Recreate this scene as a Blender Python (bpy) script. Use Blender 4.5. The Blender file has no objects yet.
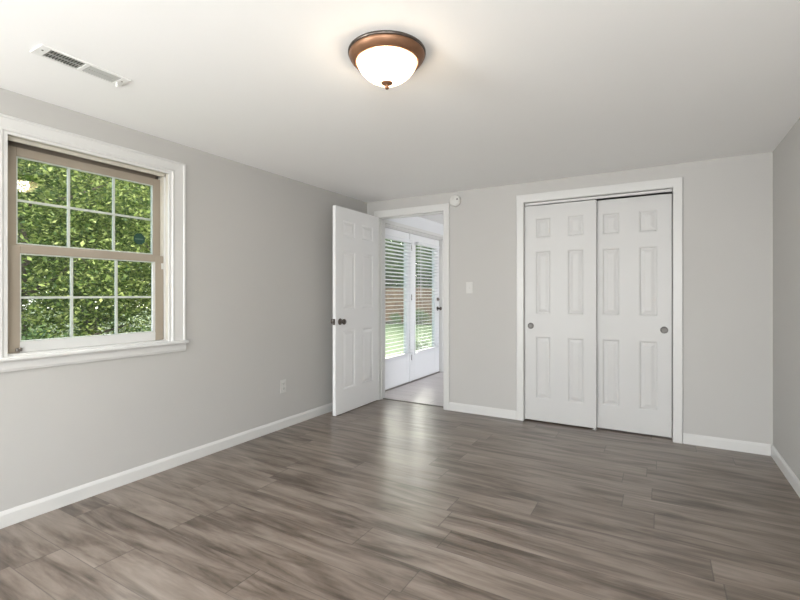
import bpy, bmesh, math, random
from mathutils import Vector, Matrix
R = math.radians
C = bpy.context.scene.collection
sc = bpy.context.scene

# ------------------------------------------------------------------ camera, world, sun, added fill lights, exposure
cam_d = bpy.data.cameras.new('camera')
cam = bpy.data.objects.new('camera', cam_d); C.objects.link(cam)
cam.location = (0, 0, 1.2)
cam.rotation_euler = (R(90), 0, R(30.28))
cam_d.sensor_width = 36.0
cam_d.lens = 36.0 * 445.56 / 800
cam_d.shift_y = -5.53 / 800
cam_d.clip_start = 0.02; cam_d.clip_end = 300
sc.camera = cam

world = bpy.data.worlds.new('world'); sc.world = world
world.use_nodes = True
wn = world.node_tree.nodes; wl = world.node_tree.links
sky = wn.new('ShaderNodeTexSky'); sky.sky_type = 'NISHITA'
sky.sun_disc = False; sky.sun_elevation = R(52); sky.sun_rotation = R(110)
sky.air_density = 1.0; sky.dust_density = 2.0; sky.ozone_density = 1.0
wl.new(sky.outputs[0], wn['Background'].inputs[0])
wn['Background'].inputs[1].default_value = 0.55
# glow lobe added to the sky, aimed for the floor reflection at the doorway
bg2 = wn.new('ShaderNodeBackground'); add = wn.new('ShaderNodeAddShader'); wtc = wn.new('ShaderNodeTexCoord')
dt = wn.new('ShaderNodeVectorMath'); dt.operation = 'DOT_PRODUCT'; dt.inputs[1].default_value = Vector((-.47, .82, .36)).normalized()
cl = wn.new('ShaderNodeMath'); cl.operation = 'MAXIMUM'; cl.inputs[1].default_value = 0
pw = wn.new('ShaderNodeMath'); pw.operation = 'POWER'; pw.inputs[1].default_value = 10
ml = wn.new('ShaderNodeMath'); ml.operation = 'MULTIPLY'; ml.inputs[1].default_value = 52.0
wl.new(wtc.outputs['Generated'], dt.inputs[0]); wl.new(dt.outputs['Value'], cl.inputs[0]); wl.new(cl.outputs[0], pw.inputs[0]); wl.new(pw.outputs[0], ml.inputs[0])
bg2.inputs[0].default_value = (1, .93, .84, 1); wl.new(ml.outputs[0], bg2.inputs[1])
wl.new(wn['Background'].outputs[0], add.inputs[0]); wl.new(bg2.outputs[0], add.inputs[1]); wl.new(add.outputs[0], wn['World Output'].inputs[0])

sun_d = bpy.data.lights.new('sun', 'SUN'); sun_d.energy = 5.5; sun_d.angle = R(0.6); sun_d.color = (1, .96, .88)
sun = bpy.data.objects.new('sun', sun_d); C.objects.link(sun)
sun.rotation_euler = Vector((-0.55, 0.34, -0.76)).to_track_quat('-Z', 'Y').to_euler()

def area(name, loc, direction, sx, sy, watts, col):
    d = bpy.data.lights.new(name, 'AREA'); d.shape = 'RECTANGLE'; d.size = sx; d.size_y = sy
    d.energy = watts; d.color = col
    o = bpy.data.objects.new(name, d); C.objects.link(o); o.location = loc
    o.rotation_euler = Vector(direction).to_track_quat('-Z', 'Z').to_euler()
    return o
# fill lights added to brighten the rooms, set at added windows out of view
area('rear_added_light', (-1.15, -3.40, 1.45), (0, 1, .8), 3.0, 1.25, 78, (.985, .99, 1))
area('right_added_light', (.64, -1.30, 1.45), (-1, 1.0, .6), 1.5, 1.25, 108, (.985, .99, 1))
area('left_added_light', (-2.84, -1.90, 1.45), (1, .8, .32), 1.3, 1.25, 175, (.985, .99, 1))
area('sunroom_added_light', (.93, 5.75, 1.45), (-1, 0, .12), 2.2, 1.3, 70, (.98, .975, 1))

vs = sc.view_settings
sc.display_settings.display_device = 'sRGB'
vs.view_transform = 'Standard'; vs.look = 'None'; vs.gamma = 1.0; vs.use_curve_mapping = False
vs.exposure = -0.06

# ------------------------------------------------------------------ materials
def mat(name, col, rough=.5, metal=0, spec=.5):
    m = bpy.data.materials.new(name); m.use_nodes = True
    b = m.node_tree.nodes['Principled BSDF']
    b.inputs['Base Color'].default_value = (*col, 1)
    b.inputs['Roughness'].default_value = rough
    b.inputs['Metallic'].default_value = metal
    b.inputs['Specular IOR Level'].default_value = spec
    return m
def N(m, t, **kw):
    n = m.node_tree.nodes.new(t)
    for k, v in kw.items(): setattr(n, k, v)
    return n
def lk(m, a, b): m.node_tree.links.new(a, b)
def noisy(name, c1, c2, scale, rough, bump=0, bscale=200, metal=0, spec=.5):
    m = mat(name, c1, rough, metal, spec); b = m.node_tree.nodes['Principled BSDF']
    tc = N(m, 'ShaderNodeTexCoord'); ns = N(m, 'ShaderNodeTexNoise'); ns.inputs['Scale'].default_value = scale
    ns.inputs['Detail'].default_value = 4
    rp = N(m, 'ShaderNodeValToRGB')
    rp.color_ramp.elements[0].color = (*c1, 1); rp.color_ramp.elements[1].color = (*c2, 1)
    rp.color_ramp.elements[0].position = .35; rp.color_ramp.elements[1].position = .65
    lk(m, tc.outputs['Object'], ns.inputs['Vector']); lk(m, ns.outputs['Fac'], rp.inputs[0]); lk(m, rp.outputs[0], b.inputs['Base Color'])
    if bump:
        n2 = N(m, 'ShaderNodeTexNoise'); n2.inputs['Scale'].default_value = bscale
        bp = N(m, 'ShaderNodeBump'); bp.inputs['Strength'].default_value = bump; bp.inputs['Distance'].default_value = .002
        lk(m, tc.outputs['Object'], n2.inputs['Vector']); lk(m, n2.outputs['Fac'], bp.inputs['Height']); lk(m, bp.outputs[0], b.inputs['Normal'])
    return m

M = {}
M['wall'] = noisy('wall_paint', (.487, .476, .457), (.497, .486, .467), 1.5, .75, .06, 260, spec=.25)
M['sunroom_wall'] = noisy('sunroom_paint', (.72, .73, .75), (.73, .74, .76), 1.5, .7, .04, 260, spec=.25)
M['ceiling'] = noisy('ceiling_paint', (.915, .912, .90), (.925, .922, .91), 1.2, .9, .06, 180, spec=.1)
M['trim'] = noisy('trim_paint', (.63, .625, .61), (.64, .635, .62), 3, .35, spec=.4)
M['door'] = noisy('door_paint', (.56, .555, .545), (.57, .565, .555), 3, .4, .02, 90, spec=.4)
M['door_lit'] = noisy('lit_door_paint', (.81, .81, .81), (.82, .82, .82), 3, .4, .02, 90, spec=.4)  # brighter copy of the door paint, light on the open door put in
M['french'] = noisy('french_door_paint', (.78, .785, .80), (.79, .795, .81), 3, .35, spec=.4)
M['taupe'] = noisy('taupe_sash', (.335, .285, .225), (.355, .305, .245), 4, .45)
M['taupe_dark'] = noisy('dark_taupe_track', (.20, .165, .13), (.23, .19, .15), 4, .5)
M['muntin'] = noisy('pale_muntin', (.50, .53, .48), (.54, .57, .52), 4, .45)
M['jamb'] = noisy('pale_taupe_jamb', (.56, .53, .46), (.60, .57, .50), 4, .5)
M['track'] = mat('dark_track', (.05, .045, .04), .6)
M['nickel'] = noisy('brushed_nickel', (.30, .28, .26), (.36, .34, .31), 40, .32, metal=1)
M['pull'] = noisy('grey_finger_pull', (.15, .145, .135), (.20, .19, .18), 40, .5, metal=.5)
M['bronze'] = noisy('aged_bronze', (.10, .085, .075), (.16, .135, .12), 40, .35, metal=1)
M['copper'] = noisy('copper_bronze', (.22, .112, .062), (.28, .145, .082), 12, .42, metal=.65)
M['plastic'] = mat('white_plastic', (.59, .58, .555), .4)
M['slot'] = mat('dark_slot', (.06, .055, .05), .6)
M['vent'] = mat('white_vent_metal', (.82, .82, .80), .45)
M['vent_grey'] = mat('shaded_grey_slats', (.46, .46, .44), .55)  # shading between the slats put into this grey
M['duct'] = mat('duct_shade', (.10, .11, .10), .8)
M['blind'] = mat('white_blind', (.70, .71, .73), .5)
M['sticker'] = mat('dark_green_sticker', (.012, .055, .035), .5)
M['sticker_band'] = mat('sticker_band', (.07, .13, .10), .5)
M['threshold'] = mat('dark_threshold', (.10, .085, .075), .5)
M['bark'] = noisy('bark', (.07, .055, .04), (.14, .11, .085), 9, .9, .5, 30)
M['lawn'] = noisy('lawn', (.032, .066, .010), (.065, .100, .022), 3, .95, .6, 40)
M['soil'] = noisy('dark_mulch', (.045, .035, .025), (.09, .07, .05), 12, .95, .5, 40)
M['wood'] = noisy('cedar', (.19, .115, .068), (.27, .17, .10), 5, .8, .2, 60)
M['closet_dark'] = mat('closet_shade', (.20, .19, .18), .9)  # closet shade put into this dark wall colour

def glass():
    m = bpy.data.materials.new('window_glass'); m.use_nodes = True
    nt = m.node_tree; nt.nodes.clear()
    out = N(m, 'ShaderNodeOutputMaterial'); mx = N(m, 'ShaderNodeMixShader')
    tr = N(m, 'ShaderNodeBsdfTransparent'); gl = N(m, 'ShaderNodeBsdfGlossy'); fr = N(m, 'ShaderNodeFresnel')
    tr.inputs[0].default_value = (.93, .96, .94, 1); gl.inputs['Roughness'].default_value = 0.02; 
    ge = N(m, 'ShaderNodeNewGeometry'); io = N(m, 'ShaderNodeMix', data_type='FLOAT')
    io.inputs[2].default_value = 1.45; io.inputs[3].default_value = 1/1.45      # same Fresnel at the far face of the pane
    lk(m, ge.outputs['Backfacing'], io.inputs[0]); lk(m, io.outputs[0], fr.inputs[0])
    lk(m, fr.outputs[0], mx.inputs[0]); lk(m, tr.outputs[0], mx.inputs[1]); lk(m, gl.outputs[0], mx.inputs[2]); lk(m, mx.outputs[0], out.inputs[0])
    return m
M['glass'] = glass()

def emit(name, col, strength):
    m = mat(name, (.85, .80, .70), .3); b = m.node_tree.nodes['Principled BSDF']
    b.inputs['Emission Color'].default_value = (*col, 1); b.inputs['Emission Strength'].default_value = strength
    return m
M['bowl'] = emit('lit_frosted_glass', (1, .74, .44), 8.0)
_m = M['bowl']; _t = N(_m, 'ShaderNodeBsdfTransparent'); _x = N(_m, 'ShaderNodeMixShader'); _x.inputs[0].default_value = .40
_t.inputs[0].default_value = (1, .95, .86, 1)
lk(_m, _m.node_tree.nodes['Principled BSDF'].outputs[0], _x.inputs[1]); lk(_m, _t.outputs[0], _x.inputs[2]); lk(_m, _x.outputs[0], _m.node_tree.nodes['Material Output'].inputs[0])

def floor_mat(name, ramp, row=.18, length=1.22, rough=.31, tint=(1, 1, 1)):
    m = mat(name, (.2, .17, .15), rough, 0, .8); b = m.node_tree.nodes['Principled BSDF']
    tc = N(m, 'ShaderNodeTexCoord'); sp = N(m, 'ShaderNodeSeparateXYZ'); lk(m, tc.outputs['Object'], sp.inputs[0])
    def mth(op, a, bb=None):
        n = N(m, 'ShaderNodeMath', operation=op)
        for i, v in enumerate((a, bb)):
            if v is None: continue
            if isinstance(v, (int, float)): n.inputs[i].default_value = v
            else: lk(m, v, n.inputs[i])
        return n.outputs[0]
    yr = mth('DIVIDE', mth('ADD', sp.outputs['Y'], .07), row)
    rowi = mth('FLOOR', yr); fy = mth('FRACT', yr)
    w1 = N(m, 'ShaderNodeTexWhiteNoise', noise_dimensions='1D'); lk(m, rowi, w1.inputs['W'])
    xs = mth('ADD', mth('DIVIDE', sp.outputs['X'], length), mth('MULTIPLY', w1.outputs['Value'], 7.31))
    xi = mth('FLOOR', xs); fx = mth('FRACT', xs)
    cb = N(m, 'ShaderNodeCombineXYZ'); lk(m, rowi, cb.inputs[0]); lk(m, xi, cb.inputs[1])
    w2 = N(m, 'ShaderNodeTexWhiteNoise', noise_dimensions='2D'); lk(m, cb.outputs[0], w2.inputs['Vector'])
    rnd = w2.outputs['Value']
    # grain
    mp = N(m, 'ShaderNodeMapping'); mp.inputs['Scale'].default_value = (1.1, 9.0, 1); lk(m, tc.outputs['Object'], mp.inputs[0])
    n1 = N(m, 'ShaderNodeTexNoise', noise_dimensions='4D'); n1.inputs['Scale'].default_value = 1.6; n1.inputs['Detail'].default_value = 6; n1.inputs['Roughness'].default_value = .6; n1.inputs['Distortion'].default_value = .7
    lk(m, mp.outputs[0], n1.inputs['Vector']); lk(m, mth('MULTIPLY', rnd, 40), n1.inputs['W'])
    mp2 = N(m, 'ShaderNodeMapping'); mp2.inputs['Scale'].default_value = (3, 46, 1); lk(m, tc.outputs['Object'], mp2.inputs[0])
    n2 = N(m, 'ShaderNodeTexNoise', noise_dimensions='4D'); n2.inputs['Scale'].default_value = 1.5; n2.inputs['Detail'].default_value = 5
    lk(m, mp2.outputs[0], n2.inputs['Vector']); lk(m, mth('MULTIPLY', rnd, 17), n2.inputs['W'])
    v = mth('ADD', mth('MULTIPLY', n1.outputs['Fac'], 1.0), mth('MULTIPLY', n2.outputs['Fac'], .18))
    v = mth('ADD', v, mth('MULTIPLY', mth('SUBTRACT', rnd, .5), .08))
    rp = N(m, 'ShaderNodeValToRGB'); cr = rp.color_ramp
    cr.elements[0].position = ramp[0][0]; cr.elements[0].color = (*ramp[0][1], 1)
    cr.elements[1].position = ramp[-1][0]; cr.elements[1].color = (*ramp[-1][1], 1)
    for p, c in ramp[1:-1]:
        e = cr.elements.new(p); e.color = (*c, 1)
    lk(m, v, rp.inputs[0])
    # seams
    ey = mth('MINIMUM', fy, mth('SUBTRACT', 1, fy)); sy = mth('LESS_THAN', ey, .011)
    ex = mth('MINIMUM', fx, mth('SUBTRACT', 1, fx)); sx = mth('LESS_THAN', ex, .0020)
    seam = mth('MAXIMUM', mth('MULTIPLY', sy, .5), mth('MULTIPLY', sx, .6))
    mx = N(m, 'ShaderNodeMix', data_type='RGBA'); lk(m, seam, mx.inputs['Factor'])
    lk(m, rp.outputs[0], mx.inputs[6]); mx.inputs[7].default_value = (.035, .028, .024, 1)
    lk(m, mx.outputs[2], b.inputs['Base Color'])
    rr = mth('ADD', mth('MULTIPLY', n2.outputs['Fac'], .14), rough - .07); lk(m, rr, b.inputs['Roughness'])
    bp = N(m, 'ShaderNodeBump'); bp.inputs['Strength'].default_value = .18; bp.inputs['Distance'].default_value = .001
    lk(m, n2.outputs['Fac'], bp.inputs['Height']); lk(m, bp.outputs[0], b.inputs['Normal'])
    return m
M['floor'] = floor_mat('grey_brown_laminate', [(.43, (.060, .041, .029)), (.53, (.126, .096, .075)), (.63, (.192, .153, .125)), (.80, (.275, .226, .192))])
M['sunfloor'] = floor_mat('pale_laminate', [(.36, (.42, .375, .365)), (.50, (.50, .45, .44)), (.78, (.58, .53, .52))], rough=.30)

def leaf_mat(name, ramp):
    m = bpy.data.materials.new(name); m.use_nodes = True
    b = m.node_tree.nodes['Principled BSDF']; out = m.node_tree.nodes['Material Output']
    g = N(m, 'ShaderNodeNewGeometry'); rp = N(m, 'ShaderNodeValToRGB'); cr = rp.color_ramp
    cr.elements[0].position = 0; cr.elements[0].color = (*ramp[0], 1)
    cr.elements[1].position = 1; cr.elements[1].color = (*ramp[-1], 1)
    for i, c in enumerate(ramp[1:-1]):
        e = cr.elements.new((i + 1) / (len(ramp) - 1)); e.color = (*c, 1)
    lk(m, g.outputs['Random Per Island'], rp.inputs[0]); lk(m, rp.outputs[0], b.inputs['Base Color'])
    b.inputs['Roughness'].default_value = .55; b.inputs['Specular IOR Level'].default_value = .35
    t = N(m, 'ShaderNodeBsdfTranslucent'); lk(m, rp.outputs[0], t.inputs[0])
    mx = N(m, 'ShaderNodeMixShader'); mx.inputs[0].default_value = .4
    lk(m, b.outputs[0], mx.inputs[1]); lk(m, t.outputs[0], mx.inputs[2]); lk(m, mx.outputs[0], out.inputs[0])
    return m
M['leaf'] = leaf_mat('bright_leaves', [(.045, .085, .02), (.10, .16, .035), (.26, .33, .08), (.54, .58, .21)])
M['leaf_dark'] = leaf_mat('dark_leaves', [(.06, .11, .04), (.11, .18, .06), (.20, .28, .09)])
M['leaf_grey'] = leaf_mat('grey_green_leaves', [(.20, .26, .15), (.32, .38, .24), (.48, .52, .38)])

# ------------------------------------------------------------------ geometry helpers
class MB:
    def __init__(s): s.bm = bmesh.new()
    def box(s, a, b, mi=0):
        x0, y0, z0 = a; x1, y1, z1 = b
        if x0 > x1: x0, x1 = x1, x0
        if y0 > y1: y0, y1 = y1, y0
        if z0 > z1: z0, z1 = z1, z0
        v = [s.bm.verts.new(p) for p in ((x0,y0,z0),(x1,y0,z0),(x1,y1,z0),(x0,y1,z0),(x0,y0,z1),(x1,y0,z1),(x1,y1,z1),(x0,y1,z1))]
        for f in ((0,3,2,1),(4,5,6,7),(0,1,5,4),(1,2,6,5),(2,3,7,6),(3,0,4,7)):
            s.bm.faces.new([v[i] for i in f]).material_index = mi
        return s
    def prism(s, prof, axis, t0, t1, mi=0):
        """extrude closed 2-D profile along axis ('x': prof=(y,z), 'y': prof=(x,z), 'z': prof=(x,y))"""
        def P(p, t): return {'x': (t, p[0], p[1]), 'y': (p[0], t, p[1]), 'z': (p[0], p[1], t)}[axis]
        a = [s.bm.verts.new(P(p, t0)) for p in prof]; b = [s.bm.verts.new(P(p, t1)) for p in prof]
        n = len(prof); fs = [s.bm.faces.new(a), s.bm.faces.new(b[::-1])]
        for i in range(n): fs.append(s.bm.faces.new((a[i], b[i], b[(i+1) % n], a[(i+1) % n])))
        for f in fs: f.material_index = mi
        bmesh.ops.recalc_face_normals(s.bm, faces=fs); return s
    def lathe(s, prof, origin, axis=(0,0,1), seg=48, mi=0):
        """prof = [(r, h)]; spun round axis through origin, smooth"""
        q = Vector((0,0,1)).rotation_difference(Vector(axis)); o = Vector(origin); rings = []
        for r, h in prof:
            if r < 1e-6: rings.append([s.bm.verts.new(o + q @ Vector((0,0,h)))])
            else: rings.append([s.bm.verts.new(o + q @ Vector((r*math.cos(2*math.pi*k/seg), r*math.sin(2*math.pi*k/seg), h))) for k in range(seg)])
        fs = []
        for A, B in zip(rings, rings[1:]):
            for k in range(seg):
                k2 = (k+1) % seg
                if len(A) == 1 and len(B) == 1: continue
                if len(A) == 1: fs.append(s.bm.faces.new((A[0], B[k], B[k2])))
                elif len(B) == 1: fs.append(s.bm.faces.new((A[k], B[0], A[k2])))
                else: fs.append(s.bm.faces.new((A[k], B[k], B[k2], A[k2])))
        for f in fs: f.smooth = True; f.material_index = mi
        bmesh.ops.recalc_face_normals(s.bm, faces=fs); return s
    def mitred(s, prof, a0, a1, zb, z1, k, to3, mi=0):
        """three-sided moulding with mitred corners round an opening a0..a1, zb..z1; prof = [(outward, proud)]"""
        st = [[to3(a0 - u, zb, v) for u, v in prof], [to3(a0 - u, z1 + u*k, v) for u, v in prof], [to3(a1 + u, z1 + u*k, v) for u, v in prof], [to3(a1 + u, zb, v) for u, v in prof]]
        st = [[s.bm.verts.new(p) for p in r] for r in st]; n = len(prof)
        fs = [s.bm.faces.new(st[0]), s.bm.faces.new(st[-1][::-1])]
        for A, B in zip(st, st[1:]):
            for i in range(n): fs.append(s.bm.faces.new((A[i], B[i], B[(i+1) % n], A[(i+1) % n])))
        for f in fs: f.material_index = mi
        bmesh.ops.recalc_face_normals(s.bm, faces=fs); return s
    def tube(s, pts, rad, seg=8, mi=0):
        pts = [Vector(p) for p in pts]; rings = []
        for i, p in enumerate(pts):
            d = (pts[min(i+1, len(pts)-1)] - pts[max(i-1, 0)]).normalized()
            u = d.cross(Vector((.13, .97, .2))).normalized(); w = d.cross(u)
            r = rad[i] if isinstance(rad, (list, tuple)) else rad
            rings.append([s.bm.verts.new(p + r*(u*math.cos(2*math.pi*k/seg) + w*math.sin(2*math.pi*k/seg))) for k in range(seg)])
        fs = [s.bm.faces.new(rings[0]), s.bm.faces.new(rings[-1][::-1])]
        for A, B in zip(rings, rings[1:]):
            for k in range(seg):
                f = s.bm.faces.new((A[k], B[k], B[(k+1) % seg], A[(k+1) % seg])); f.smooth = True; fs.append(f)
        for f in fs: f.material_index = mi
        bmesh.ops.recalc_face_normals(s.bm, faces=fs); return s
    def build(s, name, mats, parent=None, bevel=0, seg=2):
        me = bpy.data.meshes.new(name); s.bm.to_mesh(me); s.bm.free()
        for m in (mats if isinstance(mats, (list, tuple)) else [mats]): me.materials.append(m)
        o = bpy.data.objects.new(name, me); C.objects.link(o)
        if parent: o.parent = parent
        if bevel:
            md = o.modifiers.new('bevel', 'BEVEL'); md.width = bevel; md.segments = seg; md.limit_method = 'ANGLE'; md.angle_limit = R(40)
        return o

def tag(o, label, cat=None, group=None, kind=None):
    o['label'] = label
    if cat: o['category'] = cat
    if group: o['group'] = group
    if kind: o['kind'] = kind
    return o
def empty(name, loc, rz=0):
    o = bpy.data.objects.new(name, None); C.objects.link(o); o.location = loc; o.rotation_euler = (0, 0, rz)
    o.empty_display_size = .1
    return o
def put(o, parent):
    """parent without moving (parent has only location / z rotation)"""
    o.parent = parent
    m = Matrix.Translation(parent.location) @ parent.rotation_euler.to_matrix().to_4x4()
    o.matrix_parent_inverse = m.inverted(); return o

def wall(name, axis, p0, p1, a0, a1, z0, z1, holes, m, label):
    """solid wall slab normal to axis between p0 and p1, spanning a0..a1, with rectangular holes (a_lo,a_hi,z_lo,z_hi)"""
    b = MB()
    cuts = sorted({a0, a1, *[h[0] for h in holes], *[h[1] for h in holes]})
    for c0, c1 in zip(cuts, cuts[1:]):
        mid = (c0 + c1) / 2; zs = [(z0, z1)]
        for h in holes:
            if h[0] < mid < h[1]:
                nz = []
                for lo, hi in zs:
                    if h[2] > lo: nz.append((lo, min(h[2], hi)))
                    if h[3] < hi: nz.append((max(h[3], lo), hi))
                zs = nz
        for lo, hi in zs:
            if axis == 'x': b.box((p0, c0, lo), (p1, c1, hi))
            else: b.box((c0, p0, lo), (c1, p1, hi))
    bmesh.ops.remove_doubles(b.bm, verts=b.bm.verts, dist=1e-5)
    seen = {}
    for f in list(b.bm.faces):        # drop the doubled faces inside the slab
        k = tuple(sorted(v.index for v in f.verts)) if False else tuple(sorted((round(v.co.x, 4), round(v.co.y, 4), round(v.co.z, 4)) for v in f.verts))
        seen.setdefault(k, []).append(f)
    dead = [f for k, fs in seen.items() if len(fs) > 1 for f in fs]
    bmesh.ops.delete(b.bm, geom=dead, context='FACES_ONLY')
    o = b.build(name, m)
    return tag(o, label, 'wall', kind='structure')

# ------------------------------------------------------------------ room shell
XL, YB, XR, H = -2.928, 4.260, 0.724, 2.262
YR = -3.50                       # wall behind the camera
T = .12; YH = YB + T             # hall side of back wall
HS, YS, XS = 2.292, 7.20, 1.00   # sunroom ceiling, far wall, right wall
DX0, DX1, DZ = -2.765, -1.950, 2.078        # bedroom doorway
CX0, CX1, CZ = -1.125, .094, 2.076          # closet opening
WY0, WY1, WZ0, WZ1 = .955, 1.857, .875, 2.040   # bedroom window opening
FY0, FY1, FZ = 4.40, 6.27, 2.055            # french door opening

fl = MB().box((XL - .14, YR - .14, -.12), (XR + .14, YB + .075, 0)).build('floor', M['floor'])
tag(fl, 'grey brown wood plank laminate floor of the bedroom', 'floor', kind='structure')
sf = MB().box((XL - .14, YB + .075, -.12), (XS + .14, YS + .14, 0)).build('floor_sunroom', M['sunfloor'])
tag(sf, 'pale floor of the bright room beyond the open door', 'floor', kind='structure')
ce = MB().box((XL - .14, YR - .14, H), (XR + .14, YB + .06, H + .25)).build('ceiling', M['ceiling'])
tag(ce, 'smooth white painted bedroom ceiling', 'ceiling', kind='structure')
sce = MB().box((XL - .14, YB + .06, HS), (XS + .14, YS + .14, HS + .22)).build('ceiling_sunroom', M['ceiling'])
tag(sce, 'white ceiling of the room beyond the open door', 'ceiling', kind='structure')

wall('wall_left', 'x', XL - .14, XL, YR - .14, YB + .06, -.3, H, [(WY0, WY1, WZ0, WZ1), (-2.6, -1.2, .82, 2.08)], M['wall'], 'light grey painted wall holding the sash window')
wall('wall_back', 'y', YB, YB + .06, XL, XR, 0, H, [(DX0, DX1, 0, DZ), (CX0, CX1, 0, CZ)], M['wall'], 'light grey painted wall with the doorway and the closet')
wall('wall_back_sunroom_face', 'y', YB + .06, YH, XL, XS, 0, HS, [(DX0, DX1, 0, DZ), (CX0, CX1, 0, CZ)], M['sunroom_wall'], 'pale face of the doorway wall towards the far room')
wall('wall_right', 'x', XR, XR + .14, YR - .14, YB + .06, -.3, H, [(-2.1, -.5, .82, 2.08)], M['wall'], 'light grey painted wall at the right edge')
wall('wall_rear', 'y', YR - .14, YR, XL, XR, -.3, H, [(-2.70, .40, .82, 2.08)], M['wall'], 'light grey painted wall behind the viewer')
wall('wall_sunroom_left', 'x', XL - .14, XL, YB + .06, YS + .14, -.3, HS, [(FY0, FY1, 0, FZ)], M['sunroom_wall'], 'pale wall with the glazed patio doors in the far room')
wall('wall_sunroom_far', 'y', YS, YS + .14, XL, XS + .14, -.3, HS, [], M['sunroom_wall'], 'pale end wall of the far room')
wall('wall_sunroom_right', 'x', XS, XS + .14, YB + .06, YS, -.3, HS, [(4.65, 6.85, .8, 2.1)], M['sunroom_wall'], 'pale side wall of the far room')

# closet interior box
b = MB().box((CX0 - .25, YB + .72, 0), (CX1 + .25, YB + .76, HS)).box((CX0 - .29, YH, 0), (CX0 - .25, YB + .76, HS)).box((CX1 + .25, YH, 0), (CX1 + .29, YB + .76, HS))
tag(b.build('wall_closet_inside', M['closet_dark']), 'shade-coloured inside walls of the closet behind the sliding doors', 'wall', kind='structure')

# baseboards
BH = .083
def base_prof(s=1):
    return [(0, 0), (.013*s, 0), (.013*s, BH-.018), (.009*s, BH-.008), (.005*s, BH), (0, BH)]
def baseboard(name, axis, face, sgn, t0, t1, label):
    o = MB().prism([(face + p[0]*sgn, p[1]) for p in base_prof()], axis, t0, t1).build(name, M['trim'])
    return tag(o, label, 'baseboard', kind='structure')
baseboard('baseboard_left', 'y', XL, 1, YR, YB, 'white baseboard along the window wall')
baseboard('baseboard_back_corner', 'x', YB, -1, XL + .013, DX0 - .07, 'short white baseboard in the corner behind the open door')
baseboard('baseboard_back', 'x', YB, -1, DX1 + .06, CX0 - .064, 'white baseboard between the doorway and the closet')
baseboard('baseboard_back_right', 'x', YB, -1, CX1 + .066, XR - .013, 'white baseboard right of the closet')
baseboard('baseboard_right', 'y', XR, -1, YR, YB, 'white baseboard along the right wall')
baseboard('baseboard_sunroom', 'y', XL, 1, FY1 + .11, YS, 'white baseboard past the patio doors')
baseboard('baseboard_sunroom_near', 'y', XL, 1, YH, FY0 - .02, 'white baseboard before the patio doors') if FY0 - .02 > YH + .02 else None

# doorway casing and jambs
def casing(name, x0, x1, z1, w, yface, label, top=None):
    """three-sided casing on the back wall, room side; x0,x1 opening"""
    b = MB().mitred([(-.006, 0), (-.006, .010), (0, .017), (w - .006, .017), (w, .011), (w, 0)], x0, x1, 0, z1, (top or w)/w, lambda a, z, v: (a, yface - v, z))
    return tag(b.build(name, M['trim']), label, 'door trim', kind='structure')
casing('trim_1', DX0, DX1, DZ, .060, YB, 'white casing round the open doorway', .072)
casing('trim_2', CX0, CX1, CZ, .064, YB, 'white casing round the sliding closet doors', .074)
b = MB()
b.box((DX0 - .001, YB - .004, 0), (DX0 + .018 - .018 + .004, YH + .004, DZ))
b.box((DX1 - .004, YB - .004, 0), (DX1 + .001, YH + .004, DZ))
b.box((DX0, YB - .004, DZ - .004), (DX1, YH + .004, DZ + .001))
b.box((DX0 + .004, YB + .042, 0), (DX0 + .014, YB + .078, DZ - .004)).box((DX1 - .014, YB + .042, 0), (DX1 - .004, YB + .078, DZ - .004)).box((DX0 + .004, YB + .042, DZ - .016), (DX1 - .004, YB + .078, DZ - .004))
jm = tag(b.build('trim_3', M['trim']), 'white jamb lining of the open doorway', 'door jamb', kind='structure')
sp = MB().box((DX1 - .0065, YB + .012, .90), (DX1 - .0035, YB + .036, .965)).build('strike_plate', M['bronze'], jm)
sp['label'] = 'dark strike plate'
th = MB().prism([(YB + .055, 0), (YB + .060, .006), (YB + .088, .006), (YB + .094, 0)], 'x', DX0 + .004, DX1 - .004).build('trim_4', M['threshold'])
tag(th, 'thin dark floor strip across the doorway', 'threshold', kind='structure')

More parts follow.
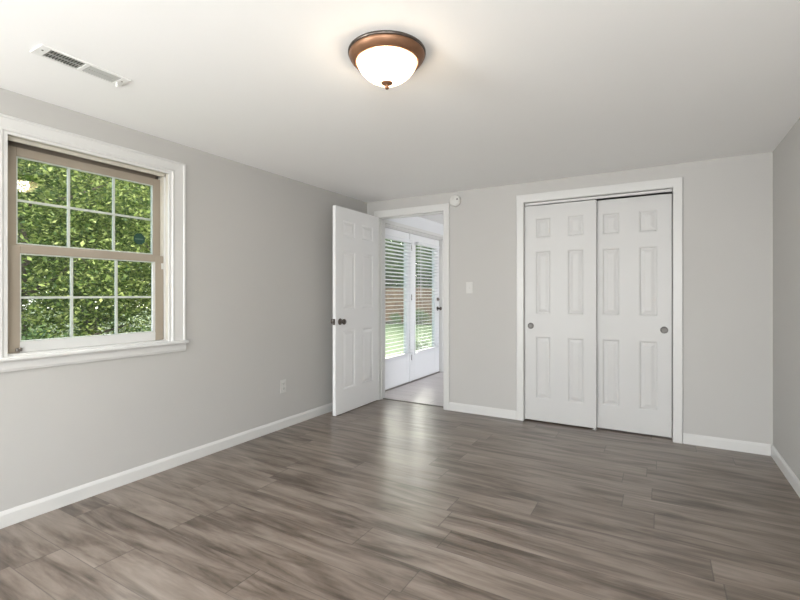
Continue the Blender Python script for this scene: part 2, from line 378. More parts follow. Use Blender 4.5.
# ------------------------------------------------------------------ six-panel slab
def panel_slab(w, h, t, xs, zs, name, m, parent):
    """door slab in local x 0..w, z 0..h, y 0..t, both faces with moulded panels.  xs/zs lists of (lo,hi)"""
    bm = bmesh.new()
    cx = sorted({0, w, *[v for p in xs for v in p]}); cz = sorted({0, h, *[v for p in zs for v in p]})
    def face(pts, flip):
        vs = [bm.verts.new(p) for p in pts]
        bm.faces.new(vs[::-1] if flip else vs)
    for side in (0, 1):
        y0 = 0 if side == 0 else t; sg = 1 if side == 0 else -1; fl_ = side == 1
        for a, c in zip(cx, cx[1:]):
            for d, e in zip(cz, cz[1:]):
                if (a, c) in xs and (d, e) in zs:
                    rings = [(0, 0), (.007, .0015), (.016, .0085), (.024, .0085), (.048, .0025)]
                    for (i0, q0), (i1, q1) in zip(rings, rings[1:]):
                        A = [(a+i0, d+i0), (c-i0, d+i0), (c-i0, e-i0), (a+i0, e-i0)]; B = [(a+i1, d+i1), (c-i1, d+i1), (c-i1, e-i1), (a+i1, e-i1)]
                        for k in range(4):
                            k2 = (k+1) % 4
                            face([(A[k][0], y0+sg*q0, A[k][1]), (A[k2][0], y0+sg*q0, A[k2][1]), (B[k2][0], y0+sg*q1, B[k2][1]), (B[k][0], y0+sg*q1, B[k][1])], fl_)
                    i, q = rings[-1]
                    face([(a+i, y0+sg*q, d+i), (c-i, y0+sg*q, d+i), (c-i, y0+sg*q, e-i), (a+i, y0+sg*q, e-i)], fl_)
                else:
                    face([(a, y0, d), (c, y0, d), (c, y0, e), (a, y0, e)], fl_)
    face([(0, 0, 0), (0, 0, h), (0, t, h), (0, t, 0)], False); face([(w, 0, 0), (w, t, 0), (w, t, h), (w, 0, h)], False)
    face([(0, 0, 0), (0, t, 0), (w, t, 0), (w, 0, 0)], False); face([(0, 0, h), (w, 0, h), (w, t, h), (0, t, h)], False)
    bmesh.ops.remove_doubles(bm, verts=bm.verts, dist=1e-5); bmesh.ops.recalc_face_normals(bm, faces=bm.faces)
    me = bpy.data.meshes.new(name); bm.to_mesh(me); bm.free(); me.materials.append(m)
    o = bpy.data.objects.new(name, me); C.objects.link(o); o.parent = parent
    return o

# bedroom door: hinge at the doorway's left jamb, swung fully into the room (local x runs hinge -> free edge)
LW, LH, LT = .806, 2.068, .035
d1 = empty('door_1', (DX0 + .003, YB - .001, .008), R(-89.0))
tag(d1, 'white six panel door standing open against the window wall', 'door', kind='structure')
lx = [(.125, .345), (.470, .690)]; lz = [(.232, .832), (1.04, 1.632), (1.775, 1.940)]
panel_slab(LW, LH, LT, lx, lz, 'panel', M['door_lit'], d1).location = (0, -LT, 0)
# with rz=-90: local +y -> world +x ; visible face is local y=0
def doorknob(parent, x, y, z, sgn, m):
    b = MB().lathe([(0, 0), (.032, 0), (.032, .006), (.026, .010), (.012, .012), (.011, .030), (.020, .036), (.027, .046), (.028, .056), (.022, .064), (0, .066)], (x, y, z), (0, sgn, 0), 32)
    o = b.build('knob', m, parent); o['label'] = 'dark round door knob'; return o
doorknob(d1, LW - .07, 0, .922, 1, M['bronze']); doorknob(d1, LW - .07, -LT, .922, -1, M['bronze'])
o = MB().box((LW - .0005, -LT + .005, .892), (LW + .0015, -.005, .952)).box((LW + .001, -.026, .913), (LW + .010, -.010, .931)).build('latch_plate', M['bronze'], d1); o['label'] = 'dark latch plate on the door edge'
for z in (.2, 1.03, 1.85):
    o = MB().tube([(-.003, -LT - .004, z), (-.003, -LT - .004, z + .09)], .006, 12).box((-.003, -LT - .001, z), (.030, -LT + .001, z + .09)).build('hinge', M['bronze'], d1)

# closet sliding doors
def closet_door(name, x0, y, w, h, z0, label, pull_x):
    e = empty(name, (x0, y, z0)); tag(e, label, 'door', kind='structure')
    s_ = .100; pw = (w - 2*s_ - .146) / 2
    xs = [(s_, s_ + pw), (w - s_ - pw, w - s_)]
    zs = [(.205, .792), (1.0, 1.595), (1.715, 1.905)]
    panel_slab(w, h, .032, xs, zs, 'panel', M['door'], e)
    o = MB().lathe([(.0295, 0), (.029, .004), (.0265, .0055), (.0235, .0045), (.020, .0018), (.016, .0012), (0, .0012)], (pull_x, 0, .897 - z0 + .006), (0, -1, 0), 32).build('finger_pull', M['pull'], e)
    o['label'] = 'round nickel finger pull'
    return e
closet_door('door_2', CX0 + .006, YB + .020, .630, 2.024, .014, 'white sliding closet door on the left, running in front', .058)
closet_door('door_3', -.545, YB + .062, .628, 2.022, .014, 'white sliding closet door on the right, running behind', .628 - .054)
b = MB().box((CX0, YB - .002, CZ - .004), (CX1, YH + .002, CZ + .001)).box((CX0 - .001, YB - .002, 0), (CX0 + .004, YH + .002, CZ)).box((CX1 - .004, YB - .002, 0), (CX1 + .001, YH + .002, CZ))
tag(b.build('trim_5', M['trim']), 'white jamb lining of the closet opening', 'door jamb', kind='structure')
b = MB().box((CX0 + .012, YB + .012, CZ - .030), (CX1 - .012, YB + .016, CZ - .010)).box((CX0 + .012, YB + .016, CZ - .014), (CX1 - .012, YB + .098, CZ - .010)).box((CX0 + .012, YB + .055, CZ - .026), (CX1 - .012, YB + .058, CZ - .014))
tag(b.build('closet_track', M['trim']), 'pale metal sliding track above the closet doors', 'door track', kind='structure')
gd = MB().box((-.520, YB + .012, 0), (-.485, YB + .098, .004)).box((-.508, YB + .014, .004), (-.498, YB + .019, .022)).box((-.508, YB + .0535, .004), (-.498, YB + .0605, .022)).build('floor_guide', M['plastic'], bevel=.001)
tag(gd, 'small white plastic floor guide where the closet doors overlap', 'door guide')

# ------------------------------------------------------------------ bedroom window
w1 = empty('window_1', (XL, (WY0 + WY1)/2, WZ0))
tag(w1, 'double hung sash window with taupe sashes and white casing, trees outside', 'window', kind='structure')
CW = .112
b = MB().mitred([(-.012, 0), (-.012, .013), (.004, .013), (.012, .019), (.022, .019), (.028, .014), (.090, .016), (.096, .021), (.106, .021), (.112, .014), (.112, 0)], WY0, WY1, WZ0, WZ1, .78, lambda a, z, v: (XL + v, a, z))
put(b.build('window_casing', M['trim']), w1)
b = MB().prism([(XL, WZ0 - .020), (XL + .040, WZ0 - .020), (XL + .045, WZ0 - .014), (XL + .045, WZ0 - .006), (XL + .040, WZ0), (XL, WZ0)], 'y', WY0 - CW - .004, WY1 + CW + .004)
b.box((XL - .10, WY0 + .001, WZ0 - .001 + .001), (XL + .001, WY1 - .001, WZ0 + .012))
put(b.build('window_stool', M['trim']), w1)
put(MB().prism([(XL, WZ0 - .075), (XL + .012, WZ0 - .075), (XL + .018, WZ0 - .060), (XL + .018, WZ0 - .020), (XL, WZ0 - .020)], 'y', WY0 - CW, WY1 + CW).build('window_apron', M['trim']), w1)
# jamb lining: white inner lip then taupe channels
b = MB()
for y, sg in ((WY0, 1), (WY1, -1)):
    b.box((XL - .136, y, WZ0 + .012), (XL - .001, y + sg*.006, WZ1), 1)
    b.box((XL - .046, y + sg*.006, WZ0 + .012), (XL - .036, y + sg*.014, WZ1 - .006), 0)
    b.box((XL - .090, y + sg*.006, WZ0 + .012), (XL - .084, y + sg*.013, WZ1 - .006), 1)
    b.box((XL - .136, y + sg*.006, WZ0 + .012), (XL - .126, y + sg*.020, WZ1 - .006), 1)
b.box((XL - .136, WY0 + .006, WZ1 - .006), (XL - .001, WY1 - .006, WZ1), 1)
b.box((XL - .136, WY0 + .006, WZ1 - .050), (XL - .126, WY1 - .006, WZ1 - .006), 2).box((XL - .092, WY0 + .006, WZ1 - .016), (XL - .086, WY1 - .006, WZ1 - .006), 2)
b.box((XL - .046, WY0 + .006, WZ1 - .026), (XL - .036, WY1 - .006, WZ1 - .006), 1)
b.box((XL - .136, WY0 + .006, WZ0), (XL - .10, WY1 - .006, WZ0 + .030), 1)
put(b.build('window_jamb', [M['trim'], M['jamb'], M['taupe_dark']]), w1)

def sash(name, x0, x1, y0, y1, z0, z1, st, bot, top, label, mbot=0, rows=2, cols=3, white_right=False):
    e = MB()
    e.box((x0, y0, z0), (x1, y0 + st, z1), 0).box((x0, y1 - st, z0), (x1, y1, z1), 0)
    e.box((x0, y0 + st, z0), (x1, y1 - st, z0 + bot), mbot).box((x0, y0 + st, z1 - top), (x1, y1 - st, z1), 0)
    # glazing beads
    xm = (x0 + x1)/2
    gy0, gy1, gz0, gz1 = y0 + st, y1 - st, z0 + bot, z1 - top
    bd = .007
    e.box((xm - .006, gy0, gz0), (xm + .012, gy0 + bd, gz1), 2).box((xm - .006, gy1 - (.017 if white_right else bd), gz0), (xm + .012, gy1, gz1), 1 if white_right else 2)
    e.box((xm - .006, gy0 + bd, gz0), (xm + .012, gy1 - bd, gz0 + bd), 2).box((xm - .006, gy0 + bd, gz1 - bd), (xm + .012, gy1 - bd, gz1), 2)
    o = put(e.build(name, [M['taupe'], M['trim'], M['muntin']], bevel=.002), w1); o['label'] = label
    mt = MB()
    for k in range(1, cols): yy = gy0 + (gy1 - gy0)*k/cols; mt.box((xm - .004, yy - .0065, gz0), (xm + .008, yy + .0065, gz1))
    for k in range(1, rows): zz = gz0 + (gz1 - gz0)*k/rows; mt.box((xm - .0038, gy0, zz - .0065), (xm + .0078, gy1, zz + .0065))
    q = mt.build('muntins', M['muntin']); q.parent = o; q.matrix_parent_inverse = o.matrix_parent_inverse.copy() if False else Matrix()
    g = MB().box((xm - .003, gy0, gz0), (xm, gy1, gz1)).build('glass_pane', M['glass']); g.parent = o
    if not white_right:      # pane skewed to move the lamp's reflection across it
        cy = (gy0 + gy1)/2; q = Matrix.Translation((xm, cy, 0)) @ Matrix.Rotation(R(-1.35), 4, 'Z') @ Matrix.Translation((-xm, -cy, 0)); g.data.transform(q)
    return o, (gy0, gy1, gz0, gz1, xm)
ZM = 1.445
up, ub = sash('upper_sash', XL - .124, XL - .094, .988, WY1 - .008, ZM - .016, WZ1 - .038, .052, .046, .048, 'upper sash with six panes')
lo, lb = sash('lower_sash', XL - .082, XL - .050, .985, WY1 - .014, WZ0 + .012, ZM + .020, .056, .056, .042, 'lower sash with six panes and pale bottom rail', 1, white_right=True)
# sticker on the upper right bottom pane
stx = ub[4] + .0094
sb = bmesh.new(); ctr = Vector((stx, 1.705, 1.574)); rr = .040
def octo(bm, r, x, y0=None):
    return [bm.verts.new((x, ctr.y + r*math.cos(R(22.5 + 45*k)), ctr.z + r*math.sin(R(22.5 + 45*k)))) for k in range(8)]
A = octo(sb, rr, stx); B = octo(sb, rr, stx + .0006); sb.faces.new(A); sb.faces.new(B[::-1])
for k in range(8): sb.faces.new((A[k], A[(k+1) % 8], B[(k+1) % 8], B[k]))
m_ = MB(); m_.bm.free(); m_.bm = sb
m_.box((stx + .0004, ctr.y - .028, ctr.z - .006), (stx + .0010, ctr.y + .028, ctr.z + .003), 1)
st_ = m_.build('security_sticker', [M['sticker'], M['sticker_band']]); st_.parent = up; st_['label'] = 'dark green octagonal sticker on the pane'
# hardware on the lower sash
hk = MB().box((XL - .050, 1.02, .895), (XL - .030, 1.045, .912)).tube([(XL - .033, 1.032, .905), (XL - .018, 1.030, .915)], .006, 10).build('sash_latch', M['nickel'], None, .002); hk.parent = lo; hk['label'] = 'small metal latch on the bottom rail'
kp = MB().box((XL - .052, WY1 - .030, 1.375), (XL - .040, WY1 - .016, 1.415)).build('tilt_latch', M['plastic'], None, .002); kp.parent = lo; kp['label'] = 'small white latch on the stile'

# unseen windows added behind the viewer and in the far room, around the fill lights
def added_window(name, axis, face, depth, a0, a1, z0, z1, label):
    e = empty(name, (0, 0, 0)); tag(e, label, 'window', kind='structure')
    fr = MB(); gl = MB()
    def bx(b, p0, p1, c0, c1, d0, d1):
        if axis == 'x': b.box((p0, c0, d0), (p1, c1, d1))
        else: b.box((c0, p0, d0), (c1, p1, d1))
    p0, p1 = face + depth*.35, face + depth*.8
    for c0, c1 in ((a0, a0 + .05), (a1 - .05, a1), ((a0 + a1)/2 - .03, (a0 + a1)/2 + .03)): bx(fr, p0, p1, c0, c1, z0, z1)
    bx(fr, p0, p1, a0 + .05, a1 - .05, z0, z0 + .05); bx(fr, p0, p1, a0 + .05, a1 - .05, z1 - .05, z1)
    pm = (p0 + p1)/2; bx(gl, pm - .002, pm + .002, a0 + .05, a1 - .05, z0 + .05, z1 - .05)
    fr.build('window_frame', M['trim'], e); gl.build('glass_pane', M['glass'], e)
added_window('added_window_2', 'y', YR, -.14, -2.70, .40, .82, 2.08, 'added wide white framed window behind the viewer')
added_window('added_window_3', 'x', XR, .14, -2.1, -.5, .82, 2.08, 'added white framed window in the right wall behind the viewer')
added_window('added_window_5', 'x', XL, -.14, -2.6, -1.2, .82, 2.08, 'added white framed window in the left wall behind the viewer')
added_window('added_window_4', 'x', XS, .14, 4.65, 6.85, .8, 2.1, 'added white framed window in the side wall of the far room')

# ------------------------------------------------------------------ french doors in the far room
SX0, SX1 = XL - .062, XL - .018     # slab depth
b = MB()
b.box((XL - .14, FY0, 0), (XL + .001, FY0 + .02, FZ)).box((XL - .14, FY1 - .02, 0), (XL + .001, FY1, FZ)).box((XL - .14, FY0 + .02, FZ - .02), (XL + .001, FY1 - .02, FZ))
b.box((XL, FY1 - .008, 0), (XL + .018, FY1 + .085, FZ + .01)).box((XL, FY0 - .06 + .04, 0), (XL + .018, FY0 + .008, FZ + .01))
b.box((XL, FY0 - .02, FZ - .008), (XL + .020, FY1 + .085, FZ + .012)).box((XL, FY0 - .02, FZ + .012), (XL + .045, FY1 + .10, FZ + .058))
tag(b.build('trim_6', M['trim'], bevel=.003), 'white frame and head casing round the patio doors', 'door trim', kind='structure')
b = MB().box((XL - .14, FY0 + .02, 0), (XL - .005, FY1 - .02, .012)).build('trim_7', M['nickel'])
tag(b, 'low metal sill under the patio doors', 'door sill', kind='structure')
def french(name, y0, y1, gy0, gy1, label):
    e = empty(name, (XL - .04, (y0 + y1)/2, .014)); tag(e, label, 'door', kind='structure')
    z0, z1, g0, g1 = .014, FZ - .023, .385, 1.905
    b = MB().box((SX0, y0, z0), (SX1, gy0, z1)).box((SX0, gy1, z0), (SX1, y1, z1)).box((SX0, gy0, z0), (SX1, gy1, g0)).box((SX0, gy0, g1), (SX1, gy1, z1))
    put(b.build('frame', M['french'], bevel=.003), e)
    f = MB(); q = .022
    for (a, c, d, k) in ((gy0 - q, gy0 + .006, g0 - q, g1 + q), (gy1 - .006, gy1 + q, g0 - q, g1 + q)): f.box((SX1 - .001, a, d), (SX1 + .009, c, k))
    f.box((SX1 - .001, gy0 + .006, g0 - q), (SX1 + .009, gy1 - .006, g0 + .006)).box((SX1 - .001, gy0 + .006, g1 - .006), (SX1 + .009, gy1 - .006, g1 + q))
    put(f.build('glazing_frame', M['french'], bevel=.003), e)
    put(MB().box((XL - .043, gy0, g0), (XL - .037, gy1, g1)).build('glass_pane', M['glass']), e)
    return e
f1 = french('door_4', FY0 + .022, 5.318, 4.51, 5.215, 'white glazed patio door next to the open bedroom door, blind on it')
f2 = french('door_5', 5.324, FY1 - .022, 5.455, 6.075, 'white glazed patio door with dark knob and deadbolt')
put(MB().box((SX1 - .001, 5.300, .014), (SX1 + .012, 5.330, FZ - .023)).build('astragal', M['french'], bevel=.003), f1)
for z in (.30, 1.12, 1.80):
    o = put(MB().tube([(SX1 + .014, 5.338, z), (SX1 + .014, 5.338, z + .08)], .006, 10).build('hinge', M['nickel']), f2); o['label'] = 'grey metal hinge'
kb = MB().lathe([(0, 0), (.033, 0), (.033, .006), (.012, .012), (.011, .032), (.026, .044), (.028, .058), (.020, .066), (0, .068)], (SX1, 6.185, .985), (1, 0, 0), 28).build('knob', M['bronze']); put(kb, f2); kb['label'] = 'dark round door knob'
kb = MB().lathe([(0, 0), (.030, 0), (.030, .010), (.024, .016), (.010, .018), (.010, .030), (0, .031)], (SX1, 6.185, 1.125), (1, 0, 0), 28).build('deadbolt', M['bronze']); put(kb, f2); kb['label'] = 'dark deadbolt above the knob'

def blind(y0, y1, label):
    e = empty('window_blind', (XL + .02, (y0 + y1)/2, .40)); tag(e, label, 'window blind', 'white slatted blinds on the patio doors')
    xc = XL + .024; top, bot = 1.930, .405
    put(MB().box((xc - .028, y0, top - .045), (xc + .028, y1, top)).build('headrail', M['blind'], bevel=.002), e)
    put(MB().box((xc - .026, y0, bot), (xc + .026, y1, bot + .016)).build('bottom_rail', M['blind'], bevel=.002), e)
    s = MB(); pitch = .0465; z = bot + .05; t = R(-9)
    while z < top - .05:
        hw = .025; th_ = .0013
        dx, dz = math.cos(t)*hw, math.sin(t)*hw
        # the slat drops towards the glass
        s.prism([(xc + dx, z - dz - th_), (xc + dx, z - dz + th_), (xc, z + .002 + th_), (xc - dx, z + dz + th_), (xc - dx, z + dz - th_), (xc, z + .002 - th_)], 'y', y0 + .003, y1 - .003)
        z += pitch
    put(s.build('slats', M['blind']), e)
    for k in (y0 + .10, y1 - .10):
        put(MB().tube([(xc + .027, k, bot + .008), (xc + .027, k, top - .03)], .0012, 6).tube([(xc - .027, k, bot + .008), (xc - .027, k, top - .03)], .0012, 6).build('ladder_cord', M['blind']), e)
    put(MB().tube([(xc + .034, y0 + .05, top - .02), (xc + .034, y0 + .05, 1.15)], .0035, 8).build('tilt_wand', M['blind']), e)
    return e
blind(4.475, 5.270, 'white slatted blind on the patio door next to the open bedroom door')
blind(5.440, 6.110, 'white slatted blind on the patio door with the knob')

# ------------------------------------------------------------------ ceiling lamp
LXc, LYc = -1.037, 1.662
lamp = empty('ceiling_lamp', (LXc, LYc, H)); tag(lamp, 'lit flush ceiling lamp with copper rim and frosted glass bowl', 'ceiling light')
o = MB().lathe([(0, 0), (.169, 0), (.1705, -.002), (.1705, -.008), (.168, -.0125), (0, -.0125)], (0, 0, 0), seg=72).build('pan_rim', M['bronze'], lamp); o['label'] = 'dark top rim'
MB().lathe([(0, -.012), (.166, -.012), (.1665, -.016), (.164, -.022), (.160, -.030), (.146, -.044), (.140, -.047), (.134, -.047), (.132, -.042), (.132, -.030), (0, -.026)], (0, 0, 0), seg=72).build('lamp_pan', M['copper'], lamp)
pr = [(.130, -.036), (.131, -.042), (.130, -.050), (.125, -.063), (.115, -.079), (.100, -.096), (.080, -.112), (.056, -.125), (.030, -.132), (0, -.134)]
MB().lathe(pr, (0, 0, 0), seg=72).build('glass_bowl', M['bowl'], lamp)
MB().lathe([(0, -.129), (.024, -.130), (.027, -.133), (.023, -.138), (.009, -.142), (.006, -.145), (.009, -.149), (.010, -.154), (.006, -.160), (0, -.161)], (0, 0, 0), seg=28).build('finial', M['copper'], lamp)

bd = bpy.data.lights.new('lamp_bulb', 'POINT'); bd.energy = 15; bd.color = (1, .965, .91); bd.shadow_soft_size = .07
bo = bpy.data.objects.new('lamp_bulb', bd); C.objects.link(bo); bo.parent = lamp; bo.location = (0, 0, -.064)

# ------------------------------------------------------------------ ceiling vent
vn = empty('ceiling_vent', (-2.318, 1.049, H)); tag(vn, 'white metal two bank air vent in the ceiling above the window', 'air vent')
VW, VL = .112, .370
b = MB()
hx, hy = VW/2, VL/2
g = [(-hx + .013, hx - .013)]
ya, yb_, yc, yd = -hy + .040, -.009, .009, hy - .040
z0, z1 = -.006, 0
b.box((-hx, -hy, z0), (-hx + .013, hy, z1)).box((hx - .013, -hy, z0), (hx, hy, z1))
b.box((-hx + .013, -hy, z0), (hx - .013, ya, z1)).box((-hx + .013, yb_, z0), (hx - .013, yc, z1)).box((-hx + .013, yd, z0), (hx - .013, hy, z1))
b.build('face_plate', M['vent'], vn, .0015)
for (a, c, sg) in ((ya, yb_, 1), (yc, yd, -1)):
    s = MB(); n = 12
    for k in range(n):
        y = a + (c - a)*(k + .5)/n
        s.prism([(y - .0055, -.0058 if sg > 0 else -.0005), (y - .0047, -.0058 if sg > 0 else -.0005), (y + .0055, -.0005 if sg > 0 else -.0058), (y + .0047, -.0005 if sg > 0 else -.0058)], 'x', -hx + .013, hx - .013)
    s.box((-.0015, a, -.0058), (.0015, c, -.0005)); s.build('slats', M['vent_grey'], vn)
MB().box((-hx + .012, ya - .002, -.0004), (hx - .012, yd + .002, -.0001)).build('duct_shade_sheet', M['duct'], vn)  # dark sheet in place of the shaded duct behind the slats
for y in (-hy + .020, hy - .020):
    MB().lathe([(0, -.0085), (.0035, -.008), (.0045, -.006), (.0045, -.005)], (.012, y, 0), seg=16).build('screw', M['nickel'], vn)
MB().tube([(-.020, hy - .028, -.004), (-.020, hy - .028, -.020)], .004, 10).lathe([(0, -.029), (.006, -.027), (.007, -.022), (.004, -.019)], (-.020, hy - .028, 0), seg=16).build('damper_lever', M['vent'], vn)

# ------------------------------------------------------------------ wall fittings
sd = empty('smoke_detector', (-1.822, YB, 2.165)); tag(sd, 'round white smoke detector on the wall at the doorway corner', 'smoke detector')
MB().lathe([(0, 0), (.060, 0), (.061, .004), (.061, .018), (.056, .028), (.045, .034), (.030, .036), (0, .036)], (0, 0, 0), (0, -1, 0), 48).build('housing', M['plastic'], sd)
MB().lathe([(.052, .0305), (.052, .0335), (.049, .0342), (.048, .0325)], (0, 0, 0), (0, -1, 0), 48).build('vent_ring', M['plastic'], sd)
o = MB().lathe([(0, .038), (.007, .0378), (.008, .034), (.008, .030)], (.030, 0, .010), (0, -1, 0), 20).build('test_button', M['slot'], sd); o['label'] = 'small dark button'
MB().lathe([(0, .0375), (.010, .0372), (.011, .034)], (-.014, 0, .018), (0, -1, 0), 20).build('indicator', M['plastic'], sd)

lsw = empty('light_switch', (-1.671, YB, 1.268)); tag(lsw, 'white single light switch on the wall right of the doorway', 'light switch')
MB().box((-.035, -.005, -.058), (.035, 0, .058)).build('cover_plate', M['plastic'], lsw, .002)
MB().box((-.006, -.0065, -.014), (.006, -.004, .014)).prism([(-.004, -.009), (-.016, -.012), (-.016, -.004), (-.004, .006)], 'x', -.0045, .0045).build('toggle', M['plastic'], lsw)
for z in (.030, -.030): MB().lathe([(0, .0062), (.003, .006), (.0035, .0045)], (0, 0, z), (0, -1, 0), 14).build('screw', M['plastic'], lsw)

ou = empty('wall_outlet', (XL, 2.928, .376)); tag(ou, 'white duplex power outlet low on the window wall', 'power outlet')
MB().box((0, -.035, -.058), (.005, .035, .058)).build('cover_plate', M['plastic'], ou, .002)
for z in (.022, -.022):
    q = MB().lathe([(0, .0072), (.014, .0072), (.0155, .006), (.0155, .004)], (0, 0, z), (1, 0, 0), 24).build('receptacle', M['plastic'], ou)
    s = MB().box((.0070, -.0065, z - .001), (.0076, -.0045, z + .007)).box((.0070, .0045, z - .001), (.0076, .0065, z + .006)).box((.0070, -.0018, z - .009), (.0076, .0018, z - .006)).build('slots', M['slot'], q)

# ------------------------------------------------------------------ outdoors
GZ = -.22
b = bmesh.new(); n = 24
grid = {}
rnd = random.Random(3)
for i in range(n + 1):
    for j in range(n + 1):
        x = -46 + 58*i/n; y = -16 + 66*j/n
        h = GZ + (rnd.uniform(-.03, .03) if (x < -4.5) else 0)
        grid[i, j] = b.verts.new((x, y, h))
for i in range(n):
    for j in range(n): b.faces.new((grid[i, j], grid[i+1, j], grid[i+1, j+1], grid[i, j+1])).smooth = True
m_ = MB(); m_.bm.free(); m_.bm = b
tag(m_.build('ground', M['lawn']), 'green mown lawn outside', 'lawn', kind='structure')

def leaf_crown(name, n_cl, n_leaf, rx, ry, rz, zc, lsize, sig, m, seed, hollow=.35):
    r = random.Random(seed); vs = []; fs = []
    for c in range(n_cl):
        while True:
            p = Vector((r.uniform(-1, 1), r.uniform(-1, 1), r.uniform(-1, 1)))
            if hollow < p.length < 1: break
        p = Vector((p.x*rx, p.y*ry, p.z*rz + zc))
        for k in range(n_leaf):
            q = p + Vector((r.gauss(0, sig), r.gauss(0, sig), r.gauss(0, sig*.75)))
            L = lsize*r.uniform(.7, 1.3); W = L*.30
            d = Vector((r.gauss(0, 1), r.gauss(0, 1), r.gauss(-.25, .6))).normalized()
            nrm = Vector((r.gauss(0, .6), r.gauss(0, .6), 1)).normalized()
            s = d.cross(nrm)
            if s.length < .05: continue
            s.normalize(); u = s.cross(d)
            i = len(vs)
            vs += [q, q + d*L*.45 + s*W - u*L*.06, q + d*L, q + d*L*.45 - s*W - u*L*.06, q + d*L*.45 + u*L*.03]
            fs += [(i, i+1, i+4), (i+1, i+2, i+4), (i+2, i+3, i+4), (i+3, i, i+4)]
    me = bpy.data.meshes.new(name); me.from_pydata([tuple(v) for v in vs], [], fs); me.materials.append(m); me.update()
    return me
def trunk_mesh(name, h, r0, rx, rz, zc, seed, nb=9):
    r = random.Random(seed); b = MB()
    pts = [Vector((0, 0, -.05))]; rad = [r0*1.3]
    for k in range(1, 7):
        pts.append(Vector((r.gauss(0, .05)*k*.4, r.gauss(0, .05)*k*.4, h*k/6))); rad.append(r0*(1 - .14*k))
    b.tube(pts, rad, 10)
    for k in range(nb):
        i = r.randint(1, 5); p = pts[i]; a = r.uniform(0, 6.28); L = rx*r.uniform(.5, .95)
        e = p + Vector((math.cos(a)*L, math.sin(a)*L, rz*r.uniform(.1, .6)))
        b.tube([p, (p + e)/2 + Vector((0, 0, -.08)), e], [r0*.42, r0*.28, r0*.10], 7)
    me = bpy.data.meshes.new(name); b.bm.to_mesh(me); b.bm.free(); me.materials.append(M['bark']); return me
def plant(name, loc, rz, sc_, crown_me, trunk_me, label, cat, group, tname='trunk'):
    e = empty(name, loc, rz); e.scale = (sc_, sc_, sc_); tag(e, label, cat, group)
    c = bpy.data.objects.new('crown', crown_me); C.objects.link(c); c.parent = e
    t = bpy.data.objects.new(tname, trunk_me); C.objects.link(t); t.parent = e
    return e
cA = leaf_crown('crown_a', 330, 130, 1.8, 1.8, 2.4, 2.5, .064, .19, M['leaf'], 11)
cB = leaf_crown('crown_b', 330, 130, 1.9, 1.9, 2.4, 2.5, .060, .18, M['leaf'], 12)
cD = leaf_crown('crown_d', 230, 105, 2.2, 2.2, 2.9, 3.6, .20, .34, M['leaf_dark'], 14)
cS = leaf_crown('crown_s', 60, 60, .62, .62, .48, .52, .075, .11, M['leaf_dark'], 15, .2)
cG = leaf_crown('crown_g', 40, 60, .42, .42, .42, .46, .07, .09, M['leaf_grey'], 16, .2)
tA = trunk_mesh('trunk_a', 4.0, .10, 1.5, 1.6, 2.5, 21); tB = trunk_mesh('trunk_b', 4.2, .11, 1.6, 1.7, 2.5, 22)
tD = trunk_mesh('trunk_d', 5.6, .15, 1.9, 2.0, 3.5, 24); tS = trunk_mesh('trunk_s', .7, .03, .5, .4, .5, 25, 7)
G1 = 'leafy trees outside the bedroom window'
plant('tree', (-7.9, 2.75, GZ), .3, 1.0, cA, tA, 'bright green leafy tree outside the left panes of the sash window', 'tree', G1)
plant('tree', (-7.7, 5.35, GZ), 2.1, .98, cB, tB, 'bright green leafy tree outside the right panes of the sash window', 'tree', G1)
plant('tree', (-10.9, 5.0, GZ), 4.0, 1.2, cB, tA, 'leafy tree behind, seen between the two nearest window trees', 'tree', G1)
plant('tree', (-10.6, 9.6, GZ), 1.2, 1.1, cA, tB, 'leafy tree further off beyond the right panes of the sash window', 'tree', G1)
plant('tree', (-16.0, 7.4, GZ), 5.0, 1.35, cD, tD, 'tall dark tree at the back of the trees outside the sash window', 'tree', G1)
plant('shrub', (-6.0, 2.0, GZ), .8, 1.0, cS, tS, 'dark low shrub under the left panes of the sash window', 'shrub', 'dark shrubs under the sash window', 'stem')
plant('shrub', (-6.0, 4.0, GZ), 2.8, 1.0, cS, tS, 'dark low shrub under the right panes of the sash window', 'shrub', 'dark shrubs under the sash window', 'stem')
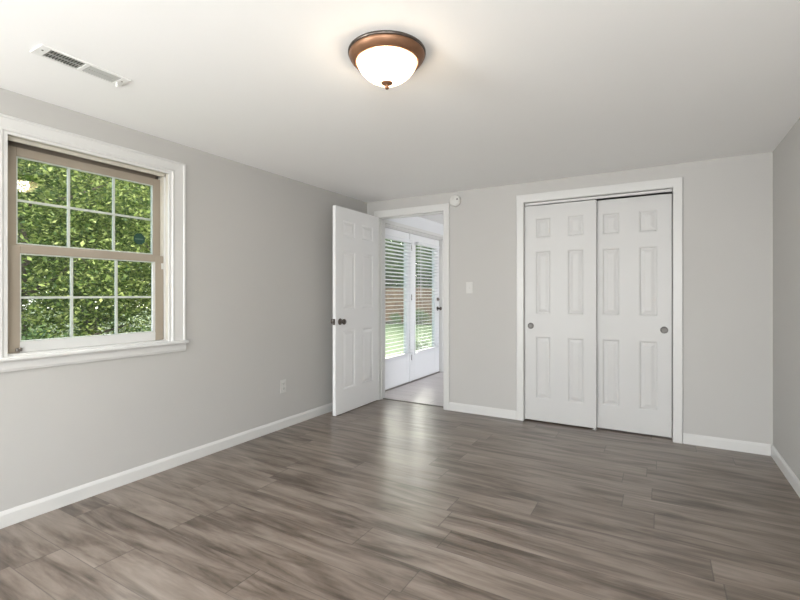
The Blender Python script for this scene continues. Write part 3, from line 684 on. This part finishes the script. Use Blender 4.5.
# beyond the lawn, seen through the patio doors
G2 = 'dark trees behind the wooden fence'
for i, (x, y, s_, a, lab) in enumerate([
    (-15.5, 22.5, .84, .4, 'dark tree behind the fence, first from the open bedroom door'),
    (-12.9, 23.0, .84, 1.7, 'dark tree behind the fence, seen at the post between the patio doors'),
    (-10.4, 23.2, .80, 2.9, 'dark tree behind the fence, seen beside the patio door knob')]):
    plant('tree', (x, y, GZ), a, s_, cD, tD, lab, 'tree', G2)
fe = empty('wood_fence', (-12, 19.5, GZ)); tag(fe, 'tan wooden board fence at the end of the lawn', 'fence')
k = 0; x = -20.0
while x < -5.0:
    bb = MB()
    for q in range(16):
        bb.box((x + q*.152, 19.50, GZ + .05), (x + q*.152 + .146, 19.522, GZ + 1.72 + .012*((q*7) % 3)))
    put(bb.build('board_panel', M['wood'], bevel=.003), fe)
    put(MB().box((x - .045, 19.522, GZ), (x + .045, 19.61, GZ + 1.82)).build('post', M['wood'], bevel=.004), fe)
    put(MB().box((x, 19.522, GZ + .3), (x + 2.43, 19.56, GZ + .39)).box((x, 19.522, GZ + 1.35), (x + 2.43, 19.56, GZ + 1.44)).build('rail', M['wood']), fe)
    x += 2.43
so = MB().box((-20, 18.5, GZ - .1), (-5, 19.5, GZ + .06)).build('ground_bed', M['soil'])
tag(so, 'dark mulch bed along the foot of the fence', 'flower bed', kind='structure')
G3 = 'low shrubs along the fence'
for i, (x, s_, lab) in enumerate([(-12.5, .62, 'low dark shrub at the fence, first from the open bedroom door'), (-11.15, .5, 'low dark shrub at the fence, middle of three'), (-9.8, .7, 'low dark shrub at the fence, last before the door knob')]):
    plant('shrub', (x, 18.7, GZ), i*1.3, s_, cS, tS, lab, 'shrub', G3, 'stem')
plant('shrub', (-4.10, 7.75, GZ), .5, .66, cG, tS, 'grey green bushy plant just outside the patio door with the knob', 'shrub', None, 'stem')
plant('shrub', (-3.80, 8.15, GZ), 1.5, .42, cS, tS, 'dark green bushy plant behind the grey green one outside the patio door', 'shrub', None, 'stem')
